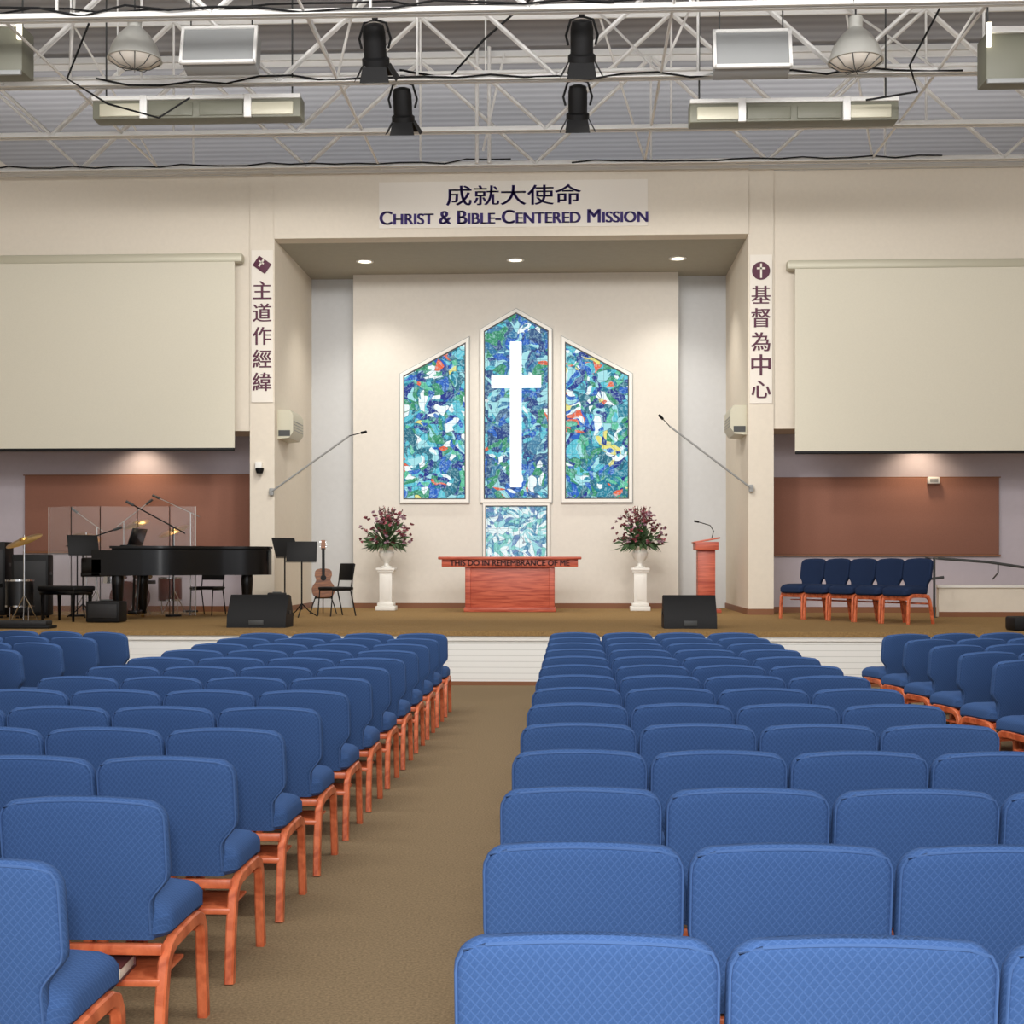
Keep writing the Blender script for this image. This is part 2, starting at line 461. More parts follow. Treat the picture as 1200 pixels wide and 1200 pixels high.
for dx in (-0.006, 0.006):
    text("成就大使命", 0.36, (-0.98+dx, 22.92-abs(dx)*0.1, 7.71), 'purple', hb, width=2.26)
for dx in (-0.011, -0.004, 0.004, 0.011):
    text("Christ & Bible-Centered Mission", 0.32, (-0.98+dx, 22.92-abs(dx)*0.1, 7.36), 'purple', hb, True, offset=0.0, width=4.5)
def vbanner(x0, x1, z0, z1, chars, zs, icon):
    b = B(); b.bx(x0, x1, 22.945, 22.97, z0, z1, 'bannerp')
    cx = (x0+x1)/2; cz = z1-0.27
    if icon == 'book':
        b.box((cx, 22.935, cz+0.02), (0.26, 0.015, 0.2), 'maroon', 0.004, rot=(0, math.radians(35), 0))
        b.box((cx-0.01, 22.925, cz+0.05), (0.03, 0.01, 0.14), 'bannerp', 0, rot=(0, math.radians(35), 0))
        b.box((cx-0.01, 22.925, cz+0.06), (0.1, 0.01, 0.025), 'bannerp', 0, rot=(0, math.radians(35), 0))
    else:
        b.lathe([(0.0, 0), (0.15, 0), (0.15, 0.01), (0.0, 0.01)], (cx, 22.945, cz), 'maroon', rot=(math.pi/2, 0, 0))
        b.box((cx, 22.93, cz), (0.03, 0.01, 0.24), 'bannerp'); b.box((cx, 22.93, cz+0.04), (0.14, 0.01, 0.03), 'bannerp')
    o = b.obj("vertical_banner")
    for ch, z in zip(chars, zs):
        for dx in (-0.006, 0.006): text(ch, 0.34, (cx+dx, 22.94-dx*0.1, z), 'maroon', o, width=0.31)
vbanner(-5.43, -5.06, 4.28, 6.86, "主道作經緯", [6.15, 5.77, 5.38, 4.99, 4.60], 'book')
vbanner(2.97, 3.34, 4.22, 6.70, "基督為中心", [6.0, 5.62, 5.22, 4.83, 4.43], 'cross')

# ------------------------------------------------------------ church chair
def rrect(w, t, r, n=4):
    r = min(r, w*0.99, t*0.99); out = []
    for cx, cy, a0 in ((w-r, t-r, 0), (-w+r, t-r, 90), (-w+r, -t+r, 180), (w-r, -t+r, 270)):
        for k in range(n+1):
            a = math.radians(a0+90*k/n)
            out.append((cx+r*math.cos(a), cy+r*math.sin(a)))
    res = []
    for i, p in enumerate(out):
        q = out[(i+1) % len(out)]; res.append(p)
        d = math.hypot(q[0]-p[0], q[1]-p[1])
        if d > 0.08:
            m = 8
            for k in range(1, m): res.append((p[0]+(q[0]-p[0])*k/m, p[1]+(q[1]-p[1])*k/m))
    return res
def smooth(a, b_, x):
    t = max(0, min(1, (x-a)/(b_-a))); return t*t*(3-2*t)
def chair_mesh(fab='fabric'):
    b = B(); b.sub = {'fabric': fab, 'piping': 'piping' if fab == 'fabric' else fab}
    ZB, ZT = 0.385, 0.83
    def hw(z):
        w = 0.205+0.060*smooth(0.50, 0.60, z)
        r = 0.06
        if z > ZT-r: w -= r-math.sqrt(max(0, r*r-(z-(ZT-r))**2))
        return w
    def yof(x, z):
        v = (z-ZB)/(ZT-ZB)
        return -0.175-0.11*v+0.55*(x*x)*v
    def zof(x, z):
        v = smooth(0.6, ZT, z)
        return z+0.024*v*(1-(x/0.265)**2)
    zs = [ZB+(ZT-ZB)*k/20 for k in range(20)]+[ZT-0.015, ZT-0.006, ZT-0.001]
    rings = []
    for z in zs:
        w = hw(z); t = 0.03
        r2 = 0.03
        if z > ZT-r2: t = 0.008+0.022*math.sqrt(max(0, 1-((z-(ZT-r2))/r2)**2))
        rings.append([Vector((x, yof(x, z)+y, zof(x, z))) for x, y in rrect(w, t, 0.024)])
    b.loft(rings, 'fabric')
    cont = []
    zz = [ZB+0.02+(ZT-0.02-ZB-0.02)*k/18 for k in range(19)]
    def P(x, z): return Vector((x, yof(x, z)-0.026, zof(x, z)))
    for z in zz: cont.append(P(-hw(z)+0.006, z))
    wtop = hw(ZT-0.02)
    for k in range(1, 12): cont.append(P(-wtop+0.012+2*(wtop-0.012)*k/12, ZT-0.012))
    for z in reversed(zz): cont.append(P(hw(z)-0.006, z))
    b.tube(cont, 0.0038, 'piping', 6)
    srings = []
    for z, ins in ((0.380, 0.03), (0.386, 0.012), (0.402, 0.0), (0.45, 0.0), (0.472, 0.012), (0.487, 0.035), (0.495, 0.075)):
        srings.append([Vector((x*(1.0), 0.04+y, z-0.02*smooth(0.1, 0.27, y))) for x, y in rrect(0.25-ins, 0.245-ins, 0.08, 5)])
    b.loft(srings, 'fabric')
    for sx in (-1, 1):
        x = sx*0.243
        pts = [(x+sx*0.004, -0.275, 0.0), (x, -0.235, 0.20), (x, -0.205, 0.31), (x, -0.17, 0.348), (x, -0.12, 0.362), (x, 0.05, 0.368), (x, 0.15, 0.366), (x, 0.20, 0.346), (x, 0.225, 0.305), (x, 0.232, 0.2), (x+sx*0.004, 0.24, 0.0)]
        b.tube(pts, 0, 'oak', rect=(0.034, 0.048), up=(1, 0, 0))
    b.box((0, -0.205, 0.358), (0.475, 0.025, 0.036), 'oak', 0.006)
    b.box((0, 0.205, 0.335), (0.475, 0.025, 0.055), 'oak', 0.006)
    b.box((0, -0.10, 0.268), (0.47, 0.28, 0.012), 'oak', 0.003)
    b.box((0, -0.235, 0.262), (0.48, 0.02, 0.024), 'oak', 0.005)
    return b.mesh("church_chair")
CH = chair_mesh()
CHN = chair_mesh('fabricnavy')
def chair(x, y, z=0, rz=0, me=None): return place(me or CH, "church_chair", (x, y, z), rz)
W = 0.54
for i in range(14):
    for j in range(4): chair(-0.24+W/2+j*W, 2.68+0.28+0.875*i)
for i in range(13):
    for j in range(4): chair(-1.255-W/2-j*W, 3.3+0.28+0.875*i)
A = math.radians(16)
for i in range(9):
    y0 = 14.0-0.9*i
    for j in range(7):
        d = W/2+j*W
        chair(-4.5-d*math.cos(A), y0+d*math.sin(A)+0.1, 0, -A)
        chair(3.05+d*math.cos(A), y0+d*math.sin(A)+0.1, 0, A)
for k in range(5):
    r = math.radians(55)
    o = chair(3.60+0.295*k, 21.5-0.443*k, SZ, math.pi-r, CHN)
    o.scale = (0.96, 1.0, 1.1)
b = B()
b.box((0, 0, 0.022), (0.25, 0.16, 0.036), 'paper', 0.002); b.box((0, 0, 0.002), (0.26, 0.17, 0.005), 'bookcov'); b.box((0, 0, 0.042), (0.26, 0.17, 0.005), 'bookcov'); b.box((0, 0.083, 0.022), (0.26, 0.005, 0.044), 'bookcov')
b.obj("hymn_book", (-1.53, 4.175+0.28-0.20, 0.2765), 0.05)

# ------------------------------------------------------------ communion table
b = B()
cx = -1.09; y = 24.3
b.box((cx, y, 1.64), (2.52, 0.75, 0.05), 'cherry', 0.012)
b.box((cx, y, 1.55), (2.4, 0.66, 0.13), 'cherry', 0.008)
b.box((cx, y, 1.11), (1.5, 0.5, 0.76), 'cherry', 0.01)
for sx in (-1, 1):
    b.box((cx+sx*0.74, y-0.22, 1.1), (0.1, 0.1, 0.76), 'cherry', 0.01)
b.box((cx, y, 0.73), (1.62, 0.62, 0.08), 'cherry', 0.012)
ct = b.obj("communion_table")
for dx in (-0.005, 0.005):
    text("THIS DO IN REMEMBRANCE OF ME", 0.13, (cx+dx, y-0.337, 1.55), 'engraved', ct, width=2.1)

# ------------------------------------------------------------ flowers on pedestals
def pedestal(x):
    b = B(); z = SZ
    b.box((x, 24.8, z+0.04), (0.36, 0.36, 0.08), 'white', 0.01)
    b.box((x, 24.8, z+0.11), (0.3, 0.3, 0.06), 'white', 0.015)
    b.box((x, 24.8, z+0.41), (0.23, 0.23, 0.56), 'white', 0.008)
    b.box((x, 24.683, z+0.41), (0.14, 0.012, 0.44), 'white', 0.004)
    b.box((x, 24.8, z+0.71), (0.3, 0.3, 0.04), 'white', 0.012)
    b.box((x, 24.8, z+0.75), (0.34, 0.34, 0.05), 'white', 0.01)
    b.obj("white_pedestal")
    b = B(); zz = z+0.777
    b.lathe([(0.10, 0), (0.10, 0.025), (0.05, 0.04), (0.035, 0.08), (0.05, 0.10), (0.11, 0.15), (0.14, 0.22), (0.145, 0.27), (0.12, 0.31), (0.13, 0.34), (0.165, 0.37), (0.165, 0.385), (0.14, 0.385), (0.10, 0.33), (0.0, 0.32)], (x, 24.8, zz), 'white')
    c = Vector((x, 24.8, zz+0.44))
    rnd = random.Random(int(x*100))
    def leaf(p, d, L, w, key):
        d = d.normalized(); sd = d.cross(Vector((rnd.uniform(-1, 1), rnd.uniform(-1, 1), rnd.uniform(-1, 1)))).normalized(); up = sd.cross(d)
        a = p; m = p+d*L*0.5+up*L*0.12; e = p+d*L-Vector((0, 0, L*0.12))
        b.add([a, m+sd*w, e, m-sd*w], [[0, 1, 2, 3]], key)
    for k in range(190):
        th = rnd.uniform(0, 2*math.pi); ph = rnd.uniform(-0.25, 1.4)
        d = Vector((math.cos(th)*math.cos(ph), math.sin(th)*math.cos(ph)*0.8, math.sin(ph)))
        leaf(c+d*rnd.uniform(0.0, 0.32), d, rnd.uniform(0.12, 0.26), rnd.uniform(0.015, 0.035), 'leaf')
    for k in range(70):
        th = rnd.uniform(0, 2*math.pi)
        d = Vector((math.cos(th), math.sin(th), -0.7))
        leaf(c+Vector((math.cos(th)*0.17, math.sin(th)*0.17, 0.02)), d, rnd.uniform(0.12, 0.28), 0.025, 'leaf')
    for k in range(150):
        th = rnd.uniform(0, 2*math.pi); ph = rnd.uniform(-0.1, 1.5)
        R = rnd.uniform(0.22, 0.44)+0.14*max(0, math.sin(ph))
        d = Vector((math.cos(th)*math.cos(ph)*1.1, math.sin(th)*math.cos(ph)*0.8, math.sin(ph)*1.1))
        p = c+d*R; key = rnd.choice(['pink', 'burg', 'burg', 'mauve', 'mauve', 'burg'])
        for q in range(6):
            dd = Vector((rnd.uniform(-1, 1), rnd.uniform(-1, 1), rnd.uniform(-0.3, 1)))
            leaf(p, dd+d*0.5, rnd.uniform(0.04, 0.07), 0.022, key)
    for k in range(10):
        th = rnd.uniform(0, 2*math.pi); tilt = rnd.uniform(0.05, 0.5)
        d = Vector((math.cos(th)*tilt, math.sin(th)*tilt*0.6, 1)).normalized()
        b.tube([c, c+d*0.66], 0.005, 'leaf', 5)
        for q in range(26):
            leaf(c+d*(0.38+q*0.012), Vector((rnd.uniform(-1, 1), rnd.uniform(-1, 1), 0.4)), 0.055*(1.1-q/32), 0.016, 'burg' if k % 3 else 'pink')
    b.obj("flower_arrangement")
pedestal(-3.38); pedestal(1.235)

# ------------------------------------------------------------ lectern with mic
b = B(); x, y = 2.34, 24.0
b.box((x, y, SZ+0.03), (0.5, 0.5, 0.06), 'cherry', 0.01)
b.box((x, y, SZ+0.57), (0.30, 0.34, 1.04), 'cherry', 0.01)
b.box((x, y, SZ+1.16), (0.40, 0.5, 0.14), 'cherry', 0.01)
b.box((x, y, SZ+1.26), (0.46, 0.5, 0.03), 'cherry', 0.008, rot=(0, math.radians(-10), 0))
b.tube([(x+0.1, y, SZ+1.28), (x+0.14, y, SZ+1.42), (x+0.08, y, SZ+1.52), (x-0.12, y, SZ+1.58)], 0.008, 'black', 6)
b.cyl((x-0.12, y, SZ+1.58), (x-0.2, y, SZ+1.6), 0.018, 'black')
b.obj("lectern")

# ------------------------------------------------------------ stage monitors
def wedge(x, y, w):
    b = B()
    prof = [(-0.26, 0.0), (0.24, 0.0), (0.26, 0.12), (0.1, 0.42), (-0.02, 0.44), (-0.24, 0.16)]
    T = Matrix(((0, 0, 1, -w/2), (1, 0, 0, 0), (0, 1, 0, 0), (0, 0, 0, 1)))
    b.prism(prof, w, 'black', T)
    for sx in (-1, 1): b.box((sx*(w/2+0.008), -0.02, 0.2), (0.012, 0.12, 0.05), 'gunmetal', 0.004)
    b.box((0, 0.19, 0.28), (w*0.9, 0.02, 0.3), 'gunmetal', 0.004, rot=(math.radians(28), 0, 0))
    b.box((0, -0.258, 0.07), (w*0.25, 0.012, 0.07), 'darkgrey', 0.002)
    return b.obj("stage_monitor_speaker", (x, y, SZ))
wedge(-4.23, 18.4, 0.8); wedge(1.57, 18.4, 0.7)

# ------------------------------------------------------------ grand piano
b = B()
def piano_outline(inset=0.0, x0=0.0):
    pts = [(x0, -0.75+inset), (0.75, -0.75+inset)]
    ctrl = [(1.0, -0.73), (1.25, -0.62), (1.45, -0.42), (1.65, -0.22), (1.85, -0.1), (2.1, -0.03), (2.3, 0.05), (2.43, 0.2), (2.48, 0.4), (2.43, 0.6), (2.28, 0.72), (2.1, 0.75)]
    for cx_, cy_ in ctrl: pts.append((cx_-inset*0.6, cy_+inset*(1 if cy_ < 0.3 else -1)))
    pts.append((x0, 0.75-inset))
    return pts
b.prism(piano_outline(), 0.38, 'gloss', Matrix.Translation((0, 0, 0.68)))
b.prism(piano_outline(-0.02, 0.28), 0.035, 'gloss', Matrix.Translation((0, 0, 1.09)))
b.prism(piano_outline(0.02, 0.30), 0.03, 'black', Matrix.Translation((0, 0, 1.06)))
b.box((-0.02, 0, 0.69), (0.3, 1.5, 0.06), 'gloss', 0.01)
for sy in (-1, 1): b.box((0.0, sy*0.71, 0.82), (0.34, 0.08, 0.26), 'gloss', 0.03)
b.box((-0.04, 0, 0.735), (0.16, 1.22, 0.03), 'ivory', 0.003)
for k in range(36):
    if k % 7 in (2, 6): continue
    b.box((0.0, -0.59+k*0.0335, 0.757), (0.09, 0.012, 0.018), 'black')
b.box((0.15, 0, 0.91), (0.04, 1.4, 0.28), 'gloss', 0.01)
b.box((0.46, 0, 1.27), (0.02, 0.7, 0.28), 'gloss', 0.006, rot=(0, math.radians(18), 0))
b.box((0.38, 0, 1.135), (0.16, 0.7, 0.02), 'gloss', 0.004)
def pleg(x, y):
    b.lathe([(0.085, 0.68), (0.095, 0.60), (0.09, 0.52), (0.065, 0.16), (0.055, 0.1), (0.07, 0.08), (0.06, 0.06), (0.03, 0.05)], (x, y, 0), 'gloss')
    b.lathe([(0.0, 0.0), (0.02, 0.0), (0.03, 0.03), (0.02, 0.06), (0, 0.06)], (x, y, 0), 'brass')
pleg(0.35, -0.6); pleg(0.35, 0.6); pleg(2.1, 0.35)
for sy in (-0.12, 0.12): b.tube([(0.45, sy, 0.68), (0.42, sy*0.7, 0.12)], 0.02, 'gloss')
b.box((0.42, 0, 0.1), (0.14, 0.3, 0.06), 'gloss', 0.01)
for sy in (-0.08, 0, 0.08): b.box((0.32, sy, 0.06), (0.14, 0.025, 0.012), 'brass', 0.003)
b.obj("grand_piano", (-7.22, 21.0, SZ))
b = B()
b.box((0, 0, 0.49), (0.42, 0.8, 0.07), 'black', 0.025, seg=3); b.box((0, 0, 0.425), (0.38, 0.74, 0.06), 'gloss', 0.01)
for sx in (-1, 1):
    for sy in (-1, 1): b.tube([(sx*0.16, sy*0.33, 0.4), (sx*0.16, sy*0.33, 0)], [0.03, 0.018], 'gloss')
b.obj("piano_bench", (-7.55, 20.1, SZ), math.radians(62))
b = B(); b.box((0, 0, 0.16), (0.5, 0.35, 0.3), 'black', 0.02); b.box((0, -0.18, 0.17), (0.42, 0.012, 0.2), 'gunmetal', 0.003); b.box((0, 0, 0.325), (0.2, 0.03, 0.02), 'darkgrey', 0.006)
b.obj("guitar_amplifier", (-6.8, 19.7, SZ))

def music_stand(x, y, h=1.15, rz=0):
    b = B()
    b.cyl((0, 0, 0.12), (0, 0, h-0.1), 0.012, 'black')
    for k in range(3):
        a = k*2*math.pi/3+0.4
        b.tube([(0, 0, 0.22), (0.12*math.cos(a), 0.12*math.sin(a), 0.1), (0.26*math.cos(a), 0.26*math.sin(a), 0.012)], 0.01, 'black', 6)
    b.box((0, -0.01, h), (0.48, 0.012, 0.34), 'black', 0.004, rot=(math.radians(-20), 0, 0))
    b.box((0, -0.10, h-0.17), (0.48, 0.07, 0.012), 'black', 0.003)
    b.obj("music_stand", (x, y, SZ), rz)
music_stand(-7.75, 21.35, 1.15, 0.6); music_stand(-4.72, 22.3, 1.12, 0.9); music_stand(-4.3, 21.6, 1.05, 0.1)

# ------------------------------------------------------------ acoustic guitar on a stand
b = B()
half = [(0, 0.0), (0.10, 0.005), (0.16, 0.03), (0.19, 0.09), (0.195, 0.15), (0.17, 0.21), (0.135, 0.255), (0.12, 0.29), (0.125, 0.33), (0.145, 0.38), (0.14, 0.44), (0.11, 0.475), (0.05, 0.49)]
poly = half+[(-x, z) for x, z in reversed(half[1:])]
T = Matrix.Translation((0, 0, 0.28)) @ Matrix.Rotation(math.radians(-10), 4, 'X')
b.prism(poly, 0.10, 'guitarwood', T @ XZ(0.05))
def tp(p): return T @ Vector(p)
hole = [(0.05*math.cos(k*math.pi/10), 0.33+0.05*math.sin(k*math.pi/10)) for k in range(20)]
b.prism(hole, 0.004, 'black', T @ XZ(-0.05))
b.tube([tp((0, -0.055, 0.34)), tp((0, -0.055, 0.84))], 0, 'black', rect=(0.05, 0.02))
b.tube([tp((0, -0.05, 0.82)), tp((0, -0.035, 0.98))], 0, 'guitarwood', rect=(0.075, 0.018))
b.box(tp((0, -0.058, 0.15)), (0.13, 0.014, 0.03), 'black', 0.003)
for s_ in (-1, 1):
    for z in (0.87, 0.91, 0.95): b.cyl(tp((s_*0.03, -0.045, z)), tp((s_*0.06, -0.045, z)), 0.008, 'chrome', seg=6)
for s_ in (-1, 1): b.tube([(s_*0.02, 0.14, 0.6), (s_*0.18, 0.05, 0.15), (s_*0.22, -0.02, 0.01)], 0.01, 'black', 6); b.tube([(s_*0.13, 0.08, 0.27), (s_*0.13, -0.14, 0.27), (s_*0.13, -0.15, 0.31)], 0.01, 'black', 6)
b.tube([(-0.13, 0.08, 0.27), (0.13, 0.08, 0.27)], 0.01, 'black', 6)
b.tube([(0, 0.14, 0.6), (0, 0.32, 0.01)], 0.01, 'black', 6)
b.obj("acoustic_guitar", (-4.20, 22.95, SZ), 0.2)

def bchair(x, y, rz):
    b = B()
    b.box((0, 0, 0.45), (0.44, 0.42, 0.05), 'black', 0.02); b.box((0, -0.21, 0.72), (0.42, 0.03, 0.28), 'black', 0.012, rot=(math.radians(8), 0, 0))
    for s_ in (-1, 1):
        b.tube([(s_*0.2, 0.22, 0), (s_*0.2, 0.18, 0.42), (s_*0.2, -0.16, 0.42), (s_*0.2, -0.24, 0.85)], 0.011, 'black', 6)
        b.tube([(s_*0.2, -0.26, 0), (s_*0.2, -0.16, 0.42)], 0.011, 'black', 6)
    b.obj("stacking_chair", (x, y, SZ), rz)
bchair(-3.86, 22.2, 2.3); bchair(-6.05, 22.45, 2.9)
b = B(); b.box((0, 0, 0.2), (0.3, 0.3, 0.38), 'black', 0.02); b.box((0, -0.155, 0.2), (0.24, 0.012, 0.3), 'gunmetal', 0.004); b.box((0, 0, 0.395), (0.14, 0.03, 0.02), 'darkgrey', 0.005)
b.obj("practice_amplifier", (-4.72, 21.7, SZ), 0.2)

# ------------------------------------------------------------ drum kits + shield
def drumkit(shell, loc, rz=0, tall=1.0):
    b = B()
    def drum(c, r, h, axis, key=shell):
        a = Vector(axis).normalized(); c = Vector(c)
        b.cyl(c-a*h/2, c+a*h/2, r, key, seg=28)
        b.cyl(c+a*h/2, c+a*(h/2+0.01), r*0.97, 'drumhead', seg=28); b.cyl(c-a*(h/2+0.01), c-a*h/2, r*0.97, 'gunmetal' if abs(a.y) > .9 else 'drumhead', seg=28)
        for s_ in (-1, 1): b.cyl(c+a*s_*(h/2-0.012), c+a*s_*(h/2+0.014), r*1.03, 'chrome' if abs(a.y) < .9 else shell, seg=28)
    drum((0, 0, 0.285), 0.27, 0.42, (0, 1, 0))
    drum((-0.2, 0.05, 0.75), 0.15, 0.2, (0.1, 0.4, 1)); drum((0.2, 0.05, 0.75), 0.16, 0.22, (-0.1, 0.4, 1))
    drum((0.58, 0.35, 0.42), 0.2, 0.38, (0, 0, 1)); drum((-0.45, 0.45, 0.6), 0.18, 0.14, (0, 0, 1), 'chrome')
    for x_ in (0.45, 0.72): b.cyl((x_, 0.3, 0), (x_, 0.3, 0.3), 0.01, 'chrome', seg=8)
    b.cyl((0.58, 0.56, 0), (0.58, 0.56, 0.3), 0.01, 'chrome', seg=8)
    def cymbal(x, y, z, r, tilt):
        b.lathe([(r, 0.0), (r*0.98, 0.004), (r*0.25, 0.03), (r*0.2, 0.055), (0.0, 0.06), (0, 0.05), (r*0.25, 0.022)], (x, y, z), 'brass', rot=tilt)
        b.cyl((x, y, 0.2), (x, y, z+0.09), 0.012, 'chrome', seg=8)
        for k in range(3):
            a = k*2.1+x
            b.tube([(x, y, 0.4), (x+0.22*math.cos(a), y+0.22*math.sin(a), 0.012)], 0.009, 'chrome', 6)
    cymbal(-0.75, 0.0, 1.15*tall, 0.24, (0.3, 0.25, 0)); cymbal(0.75, 0.0, 1.25*tall, 0.27, (0.3, -0.3, 0)); cymbal(-0.75, 0.5, 0.88, 0.17, (0, 0, 0)); cymbal(0.2, -0.25, 1.35*tall, 0.22, (0.35, -0.2, 0))
    b.cyl((0, 0.85, 0), (0, 0.85, 0.5), 0.02, 'chrome', seg=8); b.cyl((0, 0.85, 0.5), (0, 0.85, 0.56), 0.17, 'black')
    b.obj("drum_kit", loc, rz)
drumkit('drumred', (-7.45, 22.75, SZ), 0, 1.12); drumkit('drumblack', (-8.72, 19.5, SZ), 0.1, 0.95)
b = B()
pts = [(-8.65, 22.25), (-8.2, 22.05), (-7.7, 22.0), (-7.1, 22.05), (-6.55, 22.0), (-6.15, 22.1)]
for i in range(len(pts)-1):
    p, q = Vector(pts[i]+(0,)), Vector(pts[i+1]+(0,)); d = q-p; a = math.atan2(d.y, d.x); c = (p+q)/2
    b.box((c.x, c.y, SZ+0.9), (d.length-0.02, 0.008, 1.78), 'acrylic', rot=(0, 0, a))
    for e in (p, q): b.box((e.x, e.y, SZ+0.9), (0.01, 0.01, 1.78), 'alu')
b.obj("drum_shield")
def boom(x, y, ex, ey, ez, h, key='black'):
    b = B()
    b.cyl((x, y, 0), (x, y, 0.03), 0.13, 'black'); b.cyl((x, y, 0.03), (x, y, h), 0.011, key, seg=8)
    b.tube([(x-(ex-x)*0.3, y-(ey-y)*0.3, h-(ez-h)*0.3), (ex, ey, ez)], 0.011, key, 6)
    d = (Vector((ex, ey, ez))-Vector((x, y, h))).normalized()
    b.cyl((ex, ey, ez), Vector((ex, ey, ez))+d*0.14, 0.022, 'darkgrey')
    b.obj("microphone_boom_stand", (0, 0, SZ))
boom(-6.45, 21.86, -7.1, 21.86, 1.8, 1.45); boom(-8.0, 21.78, -7.4, 21.78, 1.4, 1.2)
boom(-6.7, 23.75, -7.25, 23.75, 2.0, 1.75, 'chrome'); boom(-7.9, 23.78, -7.5, 23.78, 1.9, 1.6, 'chrome'); boom(-8.35, 23.7, -8.7, 23.7, 1.75, 1.5, 'chrome')
def amp(x, y, h, rz):
    b = B(); b.box((0, 0, h/2+0.02), (0.55, 0.45, h-0.04), 'black', 0.02); b.box((0, -0.23, h/2), (0.48, 0.012, h*0.8), 'gunmetal', 0.004)
    for sx in (-1, 1):
        b.box((sx*0.278, 0, h*0.7), (0.012, 0.12, 0.05), 'darkgrey', 0.003)
        for sy in (-1, 1): b.cyl((sx*0.2, sy*0.17, 0), (sx*0.2, sy*0.17, 0.03), 0.025, 'black')
    b.obj("bass_amplifier", (x, y, SZ), rz)
amp(-8.5, 21.2, 1.0, 0.2); amp(-9.2, 21.3, 1.2, 0.1)
b = B(); b.box((0, 0, 0.02), (1.0, 0.3, 0.04), 'black', 0.01); b.box((0, 0, 0.07), (0.9, 0.24, 0.07), 'gunmetal', 0.02)
b.obj("pedal_board", (-7.4, 17.9, SZ))
b = B(); b.box((0, 0, 0.09), (0.6, 0.4, 0.18), 'black', 0.03); b.box((0, -0.2, 0.1), (0.2, 0.02, 0.03), 'darkgrey', 0.004)
b.obj("equipment_case", (5.95, 17.9, SZ))

# ------------------------------------------------------------ handrail + ramp wall
b = B(); b.bx(5.9, 9.8, 22.25, 22.4, SZ, 1.16, 'cream'); b.bx(5.87, 9.8, 22.22, 22.43, 1.16, 1.2, 'white'); b.bx(5.9, 9.8, 22.23, 22.25, SZ, SZ+0.08, 'trimwood')
b.obj("wall_ramp_cheek")
b = B()
b.tube([(5.9, 21.95, 1.33), (5.66, 21.95, 1.30), (5.58, 21.95, 1.40), (5.56, 21.95, 1.55), (5.62, 21.95, 1.63), (5.8, 21.95, 1.63), (6.6, 21.95, 1.57), (7.6, 21.95, 1.42), (8.9, 21.95, 1.22)], 0.022, 'darkgrey', 10)
for x_, zt in ((5.75, 1.63), (7.7, 1.41), (8.7, 1.25)): b.cyl((x_, 21.95, SZ), (x_, 21.95, zt), 0.02, 'darkgrey', seg=10); b.cyl((x_, 21.95, SZ), (x_, 21.95, SZ+0.01), 0.05, 'darkgrey')
b.tube([(6.75, 22.22, 1.3), (6.75, 21.95, 1.4), (6.75, 21.95, 1.55)], 0.012, 'darkgrey')
b.obj("ramp_handrail")

# ------------------------------------------------------------ AC units, mic booms, wall devices
def ac(x, sgn, z):
    b = B()
    prof = [(0, 0), (0.20, 0.02), (0.27, 0.12), (0.27, 0.42), (0.22, 0.5), (0, 0.5)]
    poly = [(sgn*px, pz) for px, pz in prof]
    T = Matrix.Translation((x, 24.1, z)) @ XZ(0)
    b.prism(poly, 0.9, 'silver', T)
    for k in range(4): b.box((x+sgn*(0.272), 23.65, z+0.16+k*0.05), (0.008, 0.8, 0.012), 'grey')
    b.box((x+sgn*0.12, 23.197, z+0.1), (0.2, 0.01, 0.1), 'darkgrey')
    b.obj("air_conditioner")
ac(NL, 1, 3.68); ac(NR, -1, 3.72)
def mic(p0, p1, p2):
    b = B()
    b.box((p0[0], p0[1]+0.03, p0[2]), (0.07, 0.08, 0.12), 'grey', 0.01)
    b.tube([p0, p1], 0.016, 'grey', 8); b.tube([p1, p2], 0.008, 'black', 6); b.cyl(p2, Vector(p2)+(Vector(p2)-Vector(p1)).normalized()*0.1, 0.022, 'black')
    b.obj("boom_microphone")
mic((-5.08, 22.9, 2.76), (-3.72, 22.7, 3.68), (-3.5, 22.6, 3.72)); mic((2.99, 22.9, 2.80), (1.62, 22.7, 3.82), (1.50, 22.6, 3.93))
b = B(); b.box((-5.3, 22.93, 3.19), (0.12, 0.08, 0.16), 'white', 0.02); b.lathe([(0.0, -0.07), (0.05, -0.06), (0.07, 0.0), (0.07, 0.03)], (-5.27, 22.87, 3.13), 'black'); b.obj("security_camera")
b = B(); b.box((6.24, 23.88, 2.98), (0.2, 0.1, 0.12), 'white', 0.015); b.box((6.24, 23.83, 2.98), (0.14, 0.01, 0.06), 'grey', 0.003); b.obj("thermostat_box")

# ------------------------------------------------------------ roof joists
def joist(y, off):
    b = B(); zb, zt = 8.1, 9.9
    for dy in (-0.05, 0.05):
        b.bx(XL, XR, y+dy-0.035, y+dy+0.035, zb, zb+0.012, 'steelwhite'); b.bx(XL, XR, y+dy*0.5-0.005, y+dy*0.5+0.005, zb, zb+0.08, 'steelwhite')
        b.bx(XL, XR, y+dy-0.035, y+dy+0.035, zt-0.02, zt, 'steelwhite')
    b.bx(XL, XR, y-0.02, y+0.02, zt-0.1, zt+0.1, 'steelwhite')
    p = 1.9; x = XL+off; k = 0
    while x < XR-p:
        za, zc = (zb+0.04, zt-0.04) if k % 2 == 0 else (zt-0.04, zb+0.04)
        for dy in (-0.03, 0.03): b.tube([(x, y+dy, za), (x+p, y+dy, zc)], 0.027, 'steelwhite', 6)
        if k % 2 == 0: b.tube([(x+p, y, zt), (x+p, y, zb+0.05)], 0.018, 'steelwhite', 6)
        x += p; k += 1
    b.obj("roof_joist")
for y_, o_ in ((14.0, 0.3), (16.2, 0.1), (18.5, 0.4), (20.7, 0.2), (22.5, 0.0)): joist(y_, o_)
b = B()
